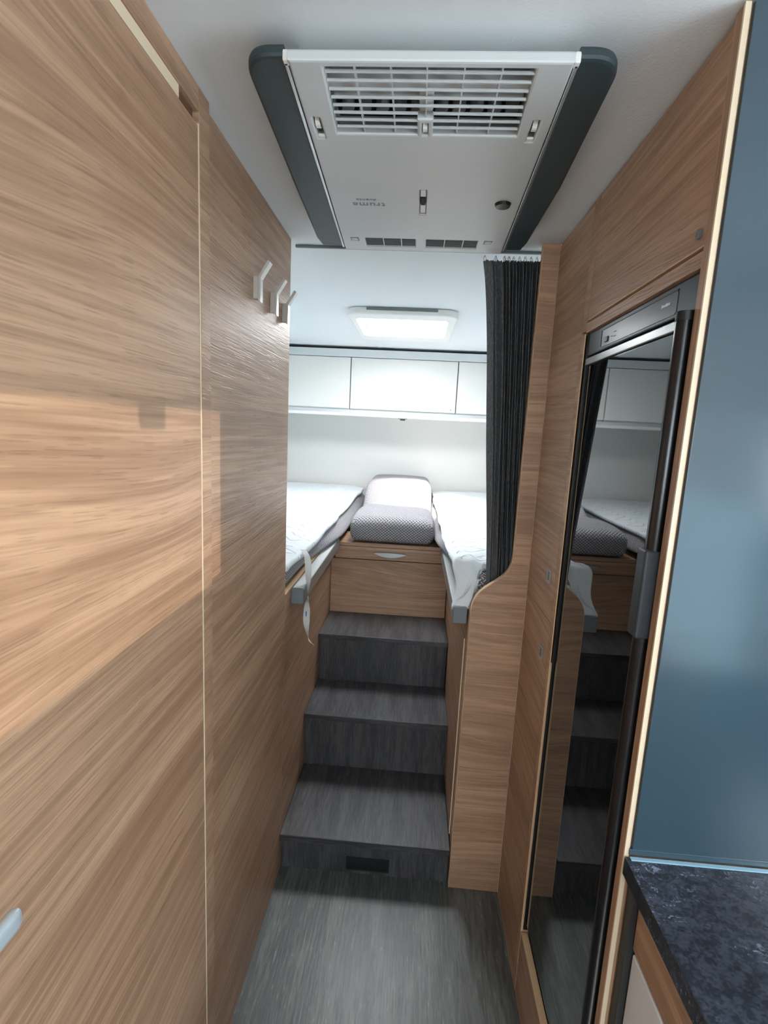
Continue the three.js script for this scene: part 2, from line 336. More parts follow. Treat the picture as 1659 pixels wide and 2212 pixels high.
// ------------------------------------------------------------------ staircase
const SL = -0.3745, SR = 0.186;
{
  const t = thing('staircase', 'three dark wood-look steps leading up between the beds', 'stairs');
  const st = [[0, 0.137, -1.456, -1.475, -1.822], [0.137, 0.365, -1.8, -1.822, -2.088], [0.365, 0.585, -2.066, -2.088, -2.35]];
  st.forEach(([y0, y1, zn, zr, zb], i) => {
    mesh('riser', bx(SL, SR, y0, y1 - 0.022, zr - 0.016, zr, { r: 0.0005, grain: 'y', off: [0.3 * i, 0.2] }), M.step, t);
    const tr = mesh('tread', bx(SL, SR, y1 - 0.022, y1, zb, zn - 0.0015, { r: 0.001, grain: 'z', off: [0.35 * i, 0.3 * i] }), M.step, t);
    mesh('nosing', bx(SL, SR, y1 - 0.022, y1 - 0.0004, zn - 0.0015, zn, { r: 0.0007, grain: 'x' }), M.stepEdge, tr);
  });
  const f = rect(-0.152, -0.008, 0.014, 0.062, 0.003); f.holes.push(hole(-0.146, -0.014, 0.02, 0.056, 0.002));
  const h = mesh('pull_recess', facing(f, -1.476, -1.472, 0.0005), M.black, t);
  mesh('cup', plain(-0.148, -0.012, 0.018, 0.058, -1.4748, -1.474), M.black, h);
  mesh('lip', bx(-0.146, -0.014, 0.051, 0.056, -1.474, -1.4725, { r: 0.0005 }), M.rubber, h);
}

// ------------------------------------------------------------------ centre box with drawer
{
  const t = thing('drawer_box', 'oak box with a drawer under the middle mattress, above the top step', 'drawer unit');
  mesh('panel', bx(SL, SR, 0.585, 0.853, -2.366, -2.35, { grain: 'x', off: [0.4, 0.1] }), M.oak, t);
  const d = mesh('drawer', bx(-0.356, 0.172, 0.857, 0.917, -2.366, -2.349, { grain: 'x', off: [0.9, 0.6] }), M.oak, t);
  mesh('top_board', bx(-0.37, 0.185, 0.92, 0.937, -2.6, -2.343, { grain: 'x' }), M.oak, t);
  mesh('back_board', plain(-0.372, 0.187, 0.6, 0.918, -2.376, -2.367), M.gap, t);
  const s = new THREE.Shape(); s.moveTo(-0.078, 0.006); s.quadraticCurveTo(0, 0.012, 0.078, 0.006); s.quadraticCurveTo(0.04, -0.013, 0, -0.013); s.quadraticCurveTo(-0.04, -0.013, -0.078, 0.006);
  const g = new THREE.ExtrudeGeometry(s, { depth: 0.006, bevelEnabled: true, bevelSize: 0.002, bevelThickness: 0.004, bevelSegments: 3, curveSegments: 16 }); g.translate(-0.093, 0.886, -2.346);
  mesh('handle', uv(g, 'x'), M.alu, d);
}
// ------------------------------------------------------------------ bed bases, slide rails
{
  const t = thing('bed_base', 'oak base of the left bed beside the steps', 'bed base');
  mesh('side_panel', bx(-0.392, -0.376, 0, 0.955, -3.58, -1.476, { off: [0.5, 0.77] }), M.oak, t);
  mesh('platform', plain(-1.136, -0.392, 0.935, 0.954, -3.59, -1.476), M.oak, t);
  mesh('edge_band', plain(-0.3915, -0.3765, 0.9551, 0.9565, -3.58, -1.476), M.oakEdge, t);
  mesh('catch', bx(-0.377, -0.373, 0.8, 0.835, -1.83, -1.822, { r: 0.0008 }), M.nickel, t);
  const u = thing('bed_base', 'oak base of the right bed behind the curved post', 'bed base');
  mesh('side_panel', bx(0.19, 0.206, 0, 0.955, -3.58, -1.474, { off: [1.1, 0.3] }), M.oak, u);
  mesh('platform', plain(0.206, 1.106, 0.935, 0.954, -3.59, -1.474), M.oak, u);
  const dr = mesh('door', bx(0.1866, 0.1898, 0.145, 0.84, -2.04, -1.52, { off: [0.2, 0.5] }), M.oak, u);
  mesh('edge_band', plain(0.1863, 0.1895, 0.145, 0.84, -1.5198, -1.5175), M.oakPale, dr);
}
function rail(x0, x1, z1, label) {
  const t = thing('slide_rail', label, 'rail', 'bed slide rails');
  mesh('profile', bx(x0, x1, 0.903, 0.952, -2.34, z1 - 0.012, { r: 0.004, seg: 2 }), M.alu, t);
  mesh('top_cover', bx(x0 + 0.003, x1 - 0.003, 0.9515, 0.9535, -2.34, z1 - 0.012, { r: 0.0006 }), M.railTop, t);
  mesh('end_cap', bx(x0 - 0.001, x1 + 0.001, 0.901, 0.953, z1 - 0.012, z1, { r: 0.004, seg: 2 }), M.railEnd, t);
}
rail(-0.3755, -0.336, -1.555, 'grey aluminium slide rail along the left bed base');
rail(0.143, 0.185, -1.482, 'grey aluminium slide rail along the right bed base');

// ------------------------------------------------------------------ mattresses and toppers
const wob = lattice(9, 9, 71), wob2 = lattice(31, 31, 72), wob3 = lattice(70, 70, 73);
{
  const lx = z => lerp(-0.385, -0.315, smooth(-1.7, -2.45, z));
  const g = soft(-1.14, -0.385, 0.958, 1.045, -3.585, -1.49, 0.03, [14, 6, 60], (x, y, z) => {
    const k = smooth(-1.1, -0.4, x), b = smooth(1.03, 0.97, y); return [x + k * ((lx(z) + 0.385) * (0.35 + 0.65 * b)) , y, z];
  }, 'z');
  const t = mesh('mattress', g, M.tick); t.userData = { label: 'grey woven mattress of the left bed, under a white topper', category: 'mattress', group: 'mattresses' };
  const g2 = soft(0.158, 1.11, 0.958, 1.043, -3.585, -1.542, 0.03, [14, 6, 60], (x, y, z) => {
    const k = smooth(0.5, 0.17, x), b = smooth(1.03, 0.97, y); return [x - k * 0.05 * b * smooth(-1.95, -2.4, z), y, z - 0.07 * smooth(0.2, 0.165, x) * smooth(-1.75, -1.55, z)];
  }, 'z');
  const t2 = mesh('mattress', g2, M.tick); t2.userData = { label: 'grey woven mattress of the right bed, dark corner showing by the curtain', category: 'mattress', group: 'mattresses' };
  const top = z => 0.012 * smooth(-2.5, -2.34, z) * -1 - 0.022 * Math.exp(-(((z + 2.86) / 0.16) ** 2)) + 0.088 * smooth(-2.85, -3.2, z);
  const g3 = soft(-0.292, 0.112, 0.94, 1.078, -3.59, -2.335, 0.042, [26, 10, 70], (x, y, z) => {
    const k = smooth(0.96, 1.05, y); const e = Math.abs((x + 0.09) / 0.2); return [x, y + k * (top(z) - 0.012 * e * e * e), z + 0.012 * k * smooth(-2.5, -2.34, z) * 0];
  }, 'x');
  const t3 = mesh('mattress', g3, M.tick); t3.userData = { label: 'narrow grey woven mattress in the middle, raised at its head end', category: 'mattress', group: 'mattresses' };
}
function topper(x0, x1, z0, z1, inner, label, extra) {
  const g = soft(x0, x1, 1.0465, 1.0695, z0, z1, 0.011, [110, 3, 230], (x, y, z) => {
    const u = (x + 2) / 4, v = (z + 4) / 4, far = smooth(-2.2, -1.5, z);
    const ed = smooth(0.1, 0, Math.abs(x - inner)), up = smooth(1.048, 1.068, y);
    let dy = up * (0.008 * (wob(u * 2, v * 2) - 0.5) + 0.010 * (wob2(u * 1.3, v * 1.3) - 0.5) * (0.4 + far) + 0.005 * (wob3(u, v) - 0.5) * (0.4 + far)) - 0.012 * ed;
    let dx = 0.012 * (wob2(v, 0.3) - 0.5) * ed, dz = 0; const o = extra ? extra(x, y, z, up) : null; if (o) { dx += o[0]; dy += o[1]; dz += o[2]; }
    return [x + dx, y + dy, z + dz];
  }, 'x');
  const m = mesh('quilted_topper', g, M.quilt); m.userData = { label, category: 'topper', group: 'white quilted toppers' }; return m;
}
topper(-1.13, -0.352, -3.58, -1.49, -0.352, 'white quilted topper lying on the left bed, its strap hanging down', (x, y, z, up) => [-0.016 * smooth(-1.9, -1.5, z), -0.012 * smooth(-1.8, -1.5, z), 0]);
topper(0.132, 1.1, -3.58, -1.5, 0.132, 'white quilted topper on the right bed, bunched at the corner by the curtain', (x, y, z, up) => {
  const n = smooth(-1.66, -1.5, z), c = smooth(0.228, 0.185, x);
  const f = Math.sin((x * 0.9 + z * 0.5) * 95 + 5 * wob2(x, z * 0.5)), q = z + 1.66;
  return [0.016 * smooth(-1.9, -1.5, z) + 0.012 * n * Math.sin(z * 60), c * (-0.098 * smooth(0.07, 0.16, q) + 0.02 * Math.exp(-(((q - 0.05) / 0.05) ** 2))) + 0.0035 * f * smooth(-1.9, -1.6, z) * c, n * (c * 0.004 - (1 - c) * 0.075)];
});
{
  // hanging strap with a twist
  const pts = [[-0.362, 1.058, -1.66, 0.2], [-0.34, 1.04, -1.625, 0.3], [-0.333, 1.0, -1.612, 0.1], [-0.331, 0.95, -1.606, 0.9], [-0.33, 0.915, -1.602, 1.45], [-0.332, 0.87, -1.6, 0.3], [-0.333, 0.83, -1.6, 0.15], [-0.329, 0.79, -1.598, 0.9], [-0.322, 0.765, -1.595, 1.4], [-0.306, 0.748, -1.592, 0.8]];
  const cv = new THREE.CatmullRomCurve3(pts.map(p => new THREE.Vector3(p[0], p[1], p[2]))); const n = 60, pos = [], idx = [];
  for (let i = 0; i <= n; i++) {
    const t = i / n, c = cv.getPoint(t), k = t * (pts.length - 1), a = Math.min(pts.length - 2, Math.floor(k)), ang = lerp(pts[a][3], pts[a + 1][3], k - a);
    const w = 0.0115 * (1 - 0.3 * smooth(0.85, 1, t)), dx = Math.cos(ang) * w, dz = Math.sin(ang) * w;
    for (const [s, o] of [[-1, 0], [1, 0], [1, 1], [-1, 1]]) pos.push(c.x + s * dx - o * 0.0012 * Math.sin(ang), c.y, c.z + s * dz + o * 0.0012 * Math.cos(ang));
    if (i) for (let q = 0; q < 4; q++) { const A = (i - 1) * 4 + q, B = (i - 1) * 4 + (q + 1) % 4; idx.push(A, B, B + 4, A, B + 4, A + 4); }
  }
  idx.push(0, 2, 1, 0, 3, 2); const e = n * 4; idx.push(e, e + 1, e + 2, e, e + 2, e + 3);
  const g = new THREE.BufferGeometry(); g.setAttribute('position', new THREE.Float32BufferAttribute(pos, 3)); g.setIndex(idx); g.computeVertexNormals();
  const t = thing('elastic_strap', 'white elastic strap hanging from the left topper in front of the rail', 'strap');
  mesh('band', uv(g, 'y'), M.strap, t);
  mesh('printed_mark', plain(-0.336, -0.332, 0.845, 0.862, -1.598, -1.5966), M.strapInk, t);
}

// ------------------------------------------------------------------ rear lockers, cornice, back wall fittings
struct('trim_3', mergeGeometries([bx(-1.14, 1.11, 1.915, 1.962, -3.59, -3.262, { r: 0.002 })]), M.cornice, 'pale grey cornice board above the rear lockers', 'trim');
[[-1.14, -0.439], [-0.435, 0.235], [0.239, 1.11]].forEach(([a, b], i) => {
  const t = thing('overhead_locker', ['white locker at the left over the beds, partly behind the washroom wall', 'white locker in the middle of the row over the beds', 'white locker at the right over the beds, cut off by the curtain'][i], 'locker', 'rear lockers');
  mesh('body', plain(a, b, 1.592, 1.913, -3.598, -3.292), M.locker, t);
  const d = mesh('door', bx(a + 0.001, b - 0.001, 1.598, 1.912, -3.29, -3.272, { r: 0.002 }), M.locker, t);
  if (i === 1) { const c = cyl(0.006, 0.006, 0.003, 16); c.rotateX(Math.PI / 2); c.translate(b - 0.03, 1.615, -3.2708); mesh('button', c, M.alu, d); }
});
{
  const t = thing('valance_rail', 'slim white rail running under the rear lockers', 'rail');
  mesh('profile', bx(-1.13, 1.1, 1.55, 1.572, -3.31, -3.262, { r: 0.006, seg: 3 }), M.white, t);
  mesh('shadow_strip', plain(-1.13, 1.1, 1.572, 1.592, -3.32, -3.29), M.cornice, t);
  const c = thing('rail_clip', 'small dark clip under the white rail above the beds', 'clip');
  mesh('plate', bx(-0.122, -0.066, 1.545, 1.55, -3.3, -3.266, { r: 0.001 }), M.railEnd, c);
  mesh('stud', bx(-0.11, -0.078, 1.537, 1.545, -3.294, -3.272, { r: 0.002 }), M.black, c);
}

// ------------------------------------------------------------------ roof hatch
{
  const t = thing('roof_hatch', 'white framed roof hatch glowing with daylight over the beds', 'skylight');
  const o = rect(-0.325, 0.148, -2.84, -2.212, 0.06); o.holes.push(hole(-0.29, 0.104, -2.717, -2.312, 0.02));
  mesh('frame', plan(o, H, 1.95, 0.008), M.white, t);
  const s = rect(-0.30, 0.114, -2.727, -2.302, 0.02); s.holes.push(hole(-0.288, 0.102, -2.715, -2.314, 0.02)); mesh('shaft', plan(s, H + 0.06, 1.956), M.white, t);
  mesh('grip', bx(-0.24, 0.06, 1.966, 1.976, -2.212, -2.2085, { r: 0.001 }), M.filter, t);
  mesh('pane', plain(-0.30, 0.114, H + 0.06, H + 0.065, -2.727, -2.302), M.glass, t);
  mesh('blind_cassette', bx(-0.287, 0.101, 1.985, 2.01, -2.714, -2.695, { r: 0.003 }), M.alu, t);
}

windowUnit(5, 'roof hatch over the seats behind the photographer', w => { mesh('pane', plain(-0.06, 0.46, H + 0.03, H + 0.034, 0.89, 1.41), M.glass, w); const o = rect(-0.1, 0.5, 0.85, 1.45, 0.05); o.holes.push(hole(-0.05, 0.45, 0.9, 1.4, 0.03)); mesh('frame', plan(o, H, H - 0.02, 0.004), M.white, w); });
// ------------------------------------------------------------------ curtain
{
  const t = thing('curtain', 'charcoal pleated curtain gathered against the curved post', 'curtain');
  // pleat corners across, as fractions of the gathered width: two loose folds, then tight ones
  const xs = [0, 0.11, 0.19, 0.3]; for (let i = 1; i <= 24; i++) xs.push(0.3 + i * 0.7 / 24);
  const rows = 24, pos = [], uvs = [], idx = []; const line = [];
  xs.forEach((f, i) => { line.push([f, (i & 1) ? 1 : -1, i]); });
  const fine = []; for (let i = 0; i < line.length - 1; i++) for (let k = 0; k < 4; k++) { const q = k / 4; fine.push([lerp(line[i][0], line[i + 1][0], q), lerp(line[i][1], line[i + 1][1], q), i + q]); } fine.push(line.at(-1));
  for (let j = 0; j <= rows; j++) {
    const v = j / rows, y = lerp(1.952, 0.985, v), xa = lerp(0.157, 0.24, Math.pow(v, 0.75)), xb = lerp(0.318, 0.336, v);
    for (const [f, s, i] of fine) {
      const tight = i > 3; const amp = tight ? 0.022 : 0.014 + 0.005 * Math.sin(v * 5); const sag = j === 0 ? -0.006 * (s > 0 ? 1 : 0) : 0;
      pos.push(lerp(xa, xb, f) + 0.0015 * Math.sin(v * 9 + i * 1.7), y + sag, -1.502 + amp * s * (1 + 0.1 * Math.sin(i * 2.3 + v * 3)));
      uvs.push(i * 0.028, y);
    }
  }
  const W = fine.length; for (let j = 0; j < rows; j++) for (let i = 0; i < W - 1; i++) { const a = j * W + i; idx.push(a, a + 1, a + W, a + 1, a + W + 1, a + W); }
  const g = new THREE.BufferGeometry(); g.setAttribute('position', new THREE.Float32BufferAttribute(pos, 3)); g.setAttribute('uv', new THREE.Float32BufferAttribute(uvs, 2)); g.setIndex(idx); g.computeVertexNormals();
  mesh('cloth', g, M.curtain, t);
  for (let i = 0; i < 9; i++) { const f = [0.0, 0.19, 0.34, 0.42, 0.5, 0.6, 0.7, 0.8, 0.9][i], x = lerp(0.16, 0.318, f); const a = new THREE.TorusGeometry(0.005, 0.0013, 6, 12); a.rotateY(0.7); a.translate(x, 1.954, -1.503); mesh('glider', mergeGeometries([a.toNonIndexed(), new THREE.BoxGeometry(0.004, 0.006, 0.006).toNonIndexed().translate(x, 1.961, -1.508)]), M.white, t); }
}

// ------------------------------------------------------------------ air conditioner
{
  const t = thing('air_conditioner', 'ceiling air conditioner with pale grille and dark side wings', 'air conditioner');
  const cx = -0.0185;
  const wing = s => { // outline in (x, z)
    const p = new THREE.Shape(), i = 0.184, o = 0.2425, r = 0.04, z0 = -0.716, z1 = -1.385;
    const X = v => -0.0115 + s * v; p.moveTo(X(i), z0); p.lineTo(X(o - r), z0); p.quadraticCurveTo(X(o - 0.002), z0 - 0.001, X(o), z0 - r - 0.006); p.lineTo(X(o + 0.012), -1.05); p.lineTo(X(o + 0.022 - (s > 0 ? 0.012 : 0)), z1 + 0.05); p.lineTo(X(o + 0.016 - (s > 0 ? 0.012 : 0)), z1); p.lineTo(X(i + 0.02), z1); p.closePath(); return p;
  };
  for (const s of [-1, 1]) {
    const w = mesh('side_wing', plan(wing(s), 1.953, 1.937, 0.005), M.acDark, t);
    const st = bx(-0.0025, 0.0025, 1.932, 1.94, -0.33, 0.33, { r: 0.001 }); st.rotateY(-s * 0.0303); st.translate(-0.0115 + s * 0.193, 0, -1.05); mesh('seam_strip', st, M.acSeam, w);
    mesh('corner_clip', bx(-0.0115 + s * 0.1825 - 0.004, -0.0115 + s * 0.1825 + 0.004, 1.932, 1.945, -0.726, -0.714, { r: 0.002 }), M.white, w);
  }
  const o = new THREE.Shape(); o.moveTo(-0.0115 - 0.179, -0.712); o.lineTo(-0.0115 + 0.179, -0.712); o.lineTo(-0.0115 + 0.199, -1.388); o.lineTo(-0.0115 - 0.199, -1.388); o.closePath();
  const g0 = -0.872, g1 = -0.724, gx0 = -0.147, gx1 = 0.123;
  const G = new THREE.Path(); G.moveTo(gx0 - 0.004, g0); G.lineTo(-0.026, g0); G.lineTo(-0.026, -0.832); G.lineTo(-0.002, -0.832); G.lineTo(-0.002, g0); G.lineTo(gx1 + 0.004, g0); G.lineTo(gx1, g1); G.lineTo(gx0, g1); G.closePath();
  o.holes.push(G);
  for (const x of [-0.178, 0.149]) o.holes.push(hole(x - 0.0055, x + 0.0055, -0.886, -0.83, 0.002));
  o.holes.push(hole(-0.0185, -0.0095, -0.874, -0.842, 0.001));
  o.holes.push(hole(-0.0205, -0.0075, -1.166, -1.054, 0.001));
  for (const x of [-0.178, 0.145]) o.holes.push(hole(x - 0.009, x + 0.009, -1.326, -1.305, 0.001));
  o.holes.push(hole(-0.152, -0.03, -1.36, -1.306, 0.001), hole(-0.004, 0.12, -1.36, -1.306, 0.001));
  const face = mesh('cover_panel', plan(o, 1.944, 1.93, 0.003), M.acLight, t);
  const slant = new THREE.Shape(); slant.moveTo(0.715, 1.9445); slant.lineTo(0.722, 1.9445); slant.lineTo(0.8, H); slant.lineTo(0.775, H); slant.closePath();
  mesh('body', mergeGeometries([plain(-0.21, 0.19, 1.9445, H, -0.79, -0.775), plain(-0.21, 0.19, 1.9445, H, -1.385, -1.365), plain(-0.21, gx0 - 0.006, 1.9445, H, -1.365, -0.79), plain(gx1 + 0.006, 0.19, 1.9445, H, -1.365, -0.79), plain(gx0 - 0.006, gx1 + 0.006, 1.9445, H, -1.3, -0.9), sideways(slant, -0.19, 0.168)]), M.acLight, t);
  mesh('inner_box', plain(gx0 - 0.006, gx1 + 0.006, 1.972, 1.978, -0.9, -0.78), M.acInside, t);
  mesh('filter', bx(gx0, gx1, 1.9605, 1.966, -0.805, -0.75, { r: 0.001 }), M.filter, t);
  mesh('filter_lip', bx(gx0, gx1, 1.947, 1.963, -0.812, -0.805, { r: 0.002 }), M.acLight, t);
  for (let i = 0; i < 10; i++) { const x = gx0 + 0.018 + i * 0.0262 + (i > 4 ? 0.006 : -0.004); const f = new THREE.Shape(); f.moveTo(-0.009, 0); f.quadraticCurveTo(0, 0.03, 0.011, 0.004); f.quadraticCurveTo(0.004, -0.012, -0.009, 0); const g = new THREE.ExtrudeGeometry(f, { depth: 0.02, bevelEnabled: false }); g.rotateX(Math.PI / 2); g.translate(x, 1.972, -0.85); mesh('air_vane', uv(g), M.filter, t); }
  for (let i = 0; i < 8; i++) { const z = -0.7345 - i * 0.0172; const w = i >= 5; if (!w) mesh('grille_bar', plain(gx0, gx1, 1.931, 1.9345, z - 0.001, z + 0.001), M.acLight, t); else { mesh('grille_bar', plain(gx0 - 0.002, -0.025, 1.931, 1.9345, z - 0.001, z + 0.001), M.acLight, t); mesh('grille_bar', plain(-0.003, gx1 + 0.002, 1.931, 1.9345, z - 0.001, z + 0.001), M.acLight, t); } }
  for (const x of [-0.108, -0.0605, -0.0135, 0.0345, 0.0825]) mesh('grille_rib', plain(x - 0.001, x + 0.001, 1.9335, 1.941, x === -0.0135 ? -0.83 : g0, g1), M.acLight, t);
  const sl = mesh('slider', bx(-0.024, -0.003, 1.94, 1.952, -0.832, -0.79, { r: 0.004, seg: 3 }), M.acLight, t);
  mesh('slot', plain(-0.0185, -0.0095, 1.9365, 1.94, -0.874, -0.842), M.acInside, t);
  mesh('back_plate', plain(-0.024, -0.004, 1.9364, 1.9374, -1.17, -1.05), M.filter, t);
  const wheel = (x, z, l) => { const gs = []; for (let i = 0; i < 9; i++) { const a = (i / 8 - 0.5) * 2.2; gs.push(plain(-0.0035, 0.0035, -0.0024, 0.0024, -0.0016, 0.0016).rotateX(a).translate(0, -l * 0.46 * Math.cos(a) + l * 0.32, l * 0.46 * Math.sin(a) * 1.1)); } const c = cyl(l * 0.45, l * 0.45, 0.0064, 24).toNonIndexed(); c.rotateZ(Math.PI / 2); c.translate(0, l * 0.32, 0); gs.push(uv(c)); const m = mesh('thumb_wheel', mergeGeometries(gs), M.white, t); m.position.set(x, 1.936, z); };
  wheel(-0.014, -0.858, 0.026);
  for (const x of [-0.178, 0.149]) { wheel(x, -0.852, 0.026); mesh('wheel_pocket', plain(x - 0.006, x + 0.006, 1.946, 1.948, -0.887, -0.829), M.acInside, t); mesh('pocket_lip', bx(x - 0.0055, x + 0.0055, 1.931, 1.935, -0.886, -0.878, { r: 0.001 }), M.white, t); }
  mesh('catch', bx(-0.018, -0.010, 1.930, 1.936, -1.12, -1.085, { r: 0.002 }), M.acInside, t);
  mesh('catch_plate', bx(-0.0195, -0.0085, 1.931, 1.936, -1.083, -1.056, { r: 0.001 }), M.white, t);
  mesh('catch_plate', bx(-0.0195, -0.0085, 1.931, 1.936, -1.158, -1.122, { r: 0.001 }), M.white, t);
  for (const x of [-0.178, 0.145]) { const c = mesh('rear_catch', bx(x - 0.008, x + 0.008, 1.931, 1.936, -1.325, -1.312, { r: 0.001 }), M.acLight, t); mesh('rear_catch_slot', plain(x - 0.01, x + 0.01, 1.9365, 1.938, -1.327, -1.304), M.acInside, c); }
  for (const [a, b] of [[-0.152, -0.03], [-0.004, 0.12]]) {
    mesh('rear_vent', plain(a - 0.002, b + 0.002, 1.952, 1.956, -1.362, -1.304), M.acInside, t);
    for (let i = 0; i < 5; i++) { const z = -1.312 - i * 0.0105; mesh('rear_grille_bar', plain(a, b, 1.932, 1.944, z - 0.0012, z + 0.0012), M.filter, t); }
    for (const f of [0.36, 0.72]) mesh('rear_grille_rib', plain(lerp(a, b, f) - 0.001, lerp(a, b, f) + 0.001, 1.931, 1.94, -1.36, -1.306), M.acLight, t);
  }
  const k = cyl(0.017, 0.014, 0.006, 32); k.translate(0.145, 1.928, -1.105); mesh('sensor_dome', k, M.fridgeBlack, t);
  const font = await new FontLoader().loadAsync('fonts/droid/droid_sans_bold.typeface.json');
  const word = (s, size, x, z, name) => { const g = new TextGeometry(s, { font, size, depth: 0.0005, curveSegments: 4 }); g.computeBoundingBox(); const w = g.boundingBox.max.x; g.translate(-w / 2, 0, 0); const m = mesh(name, g, M.print, t); m.matrixAutoUpdate = true; m.quaternion.setFromRotationMatrix(new THREE.Matrix4().makeBasis(new THREE.Vector3(-1, 0, 0), new THREE.Vector3(0, 0, -1), new THREE.Vector3(0, -1, 0))); m.position.set(x, 1.93, z); };
  word('truma', 0.0165, -0.124, -1.112, 'lettering'); word('Aventa', 0.0088, -0.128, -1.094, 'lettering');
}

// ------------------------------------------------------------------ curved post (partition) on the right
{
  const s = new THREE.Shape(); s.moveTo(XR, 0); s.lineTo(XR, H); s.lineTo(0.307, H); s.lineTo(0.3035, 1.3); s.lineTo(0.3035, 1.14);
  s.bezierCurveTo(0.3035, 1.09, 0.29, 1.075, 0.262, 1.052); s.bezierCurveTo(0.235, 1.03, 0.196, 1.012, 0.1935, 0.955); s.lineTo(0.1915, 0); s.closePath();
  const t = thing('curved_post', 'oak partition post with an S-curved edge beside the steps', 'partition');
  mesh('board', facing(s, -1.474, -1.456, 0.0012, { grain: 'x', off: [0.2, 0.4] }), M.oak, t);
  const e = []; const pts = s.getPoints(24).filter(p => p.x < XR - 0.001);
  const pos = [], idx = []; pts.forEach((p, i) => { const q = pts[Math.min(i + 1, pts.length - 1)], o = pts[Math.max(i - 1, 0)]; let nx = -(q.y - o.y), ny = q.x - o.x; const l = Math.hypot(nx, ny) || 1; nx /= l; ny /= l; if (nx > 0) { nx = -nx; ny = -ny; } for (const z of [-1.4735, -1.4565]) for (const k of [0, 0.0012]) pos.push(p.x + nx * k, p.y + ny * k, z); });
  for (let i = 0; i < pts.length - 1; i++) { const a = i * 4, b = a + 4; for (const [p, q] of [[1, 3], [3, 2], [0, 1], [2, 0]]) idx.push(a + p, a + q, b + q, a + p, b + q, b + p); }
  const g = new THREE.BufferGeometry(); g.setAttribute('position', new THREE.Float32BufferAttribute(pos, 3)); g.setIndex(idx); const gn = g.toNonIndexed(); gn.computeVertexNormals(); mesh('edge_band', uv(gn), M.oakEdge, t);
}
struct('wall_bedroom_right', plain(XR, 1.12, 0, H, -1.474, -1.456), M.wallpaper, 'partition between tall cupboard and right bed');

// ------------------------------------------------------------------ tall cupboard with two doors and push locks
const latchGeo = (y, z) => { const f = rect(-z - 0.0125, -z + 0.0125, y - 0.018, y + 0.018, 0.002); f.holes.push(hole(-z - 0.008, -z + 0.008, y - 0.0115, y + 0.0115, 0.001)); return sideways(f, XR - 0.0035, XR - 0.0002, 0.0006); };
{
  const t = thing('tall_cupboard', 'narrow oak cupboard with two push locks between post and fridge', 'cupboard');
  mesh('body', plain(XR + 0.018, 1.11, 0.0, H - 0.005, -1.452, -1.175), M.oak, t);
  for (const [y0, y1, ly, off] of [[1.034, H - 0.004, 1.136, [0.3, 0.2]], [0.0, 1.03, 0.935, [0.9, 0.75]]]) {
    const d = mesh('door', bx(XR, XR + 0.017, y0, y1, -1.454, -1.19, { off, r: 0.0015 }), M.oak, t);
    mesh('edge_band', bx(XR - 0.0004, XR + 0.016, y0, y0 + 0.0014, -1.453, -1.191, { r: 0 }), M.oakEdge, d);
    const l = mesh('push_lock', latchGeo(ly, -1.24), M.alu, d);
    mesh('push_button', bx(XR - 0.002, XR + 0.002, ly - 0.011, ly + 0.011, -1.2475, -1.2325, { r: 0.0008 }), M.railEnd, l);
  }
  mesh('stile', bx(XR - 0.001, XR + 0.02, 0.0, 1.7, -1.187, -1.16, { off: [0.1, 0.5], r: 0.002 }), M.oak, t);
  mesh('edge_band', plain(XR - 0.0014, XR + 0.004, 0.19, 1.699, -1.1614, -1.16), M.oakEdge, t);
}
// ------------------------------------------------------------------ cupboard over the fridge
{
  const t = thing('overhead_cupboard', 'oak cupboard with a single flap door above the fridge', 'cupboard');
  mesh('body', plain(XR + 0.02, 1.11, 1.705, H - 0.003, -1.172, -0.725), M.oak, t);
  const d = mesh('door', bx(XR, XR + 0.017, 1.727, H - 0.004, -1.156, -0.711, { off: [1.6, 0.55], r: 0.0015 }), M.oak, t);
  mesh('edge_band', bx(XR - 0.0004, XR + 0.016, 1.727, H - 0.004, -0.7112, -0.7085, { r: 0 }), M.oakPale, d);
  mesh('edge_band', bx(XR - 0.0004, XR + 0.016, 1.7256, 1.727, -1.156, -0.711, { r: 0 }), M.oakEdge, d);
  const k = cyl(0.0065, 0.0065, 0.004, 20); k.rotateZ(Math.PI / 2); k.translate(XR - 0.001, 1.745, -0.727); mesh('push_button', k, M.filter, d);
  mesh('fixed_panel', bx(XR, XR + 0.017, 1.705, H - 0.004, -1.1875, -1.158, { off: [0.4, 0.33] }), M.oak, t);
  mesh('cross_rail', bx(XR - 0.001, XR + 0.02, 1.7, 1.721, -1.158, -0.7075, { off: [0.6, 0.1], r: 0.0015 }), M.oak, t);
}
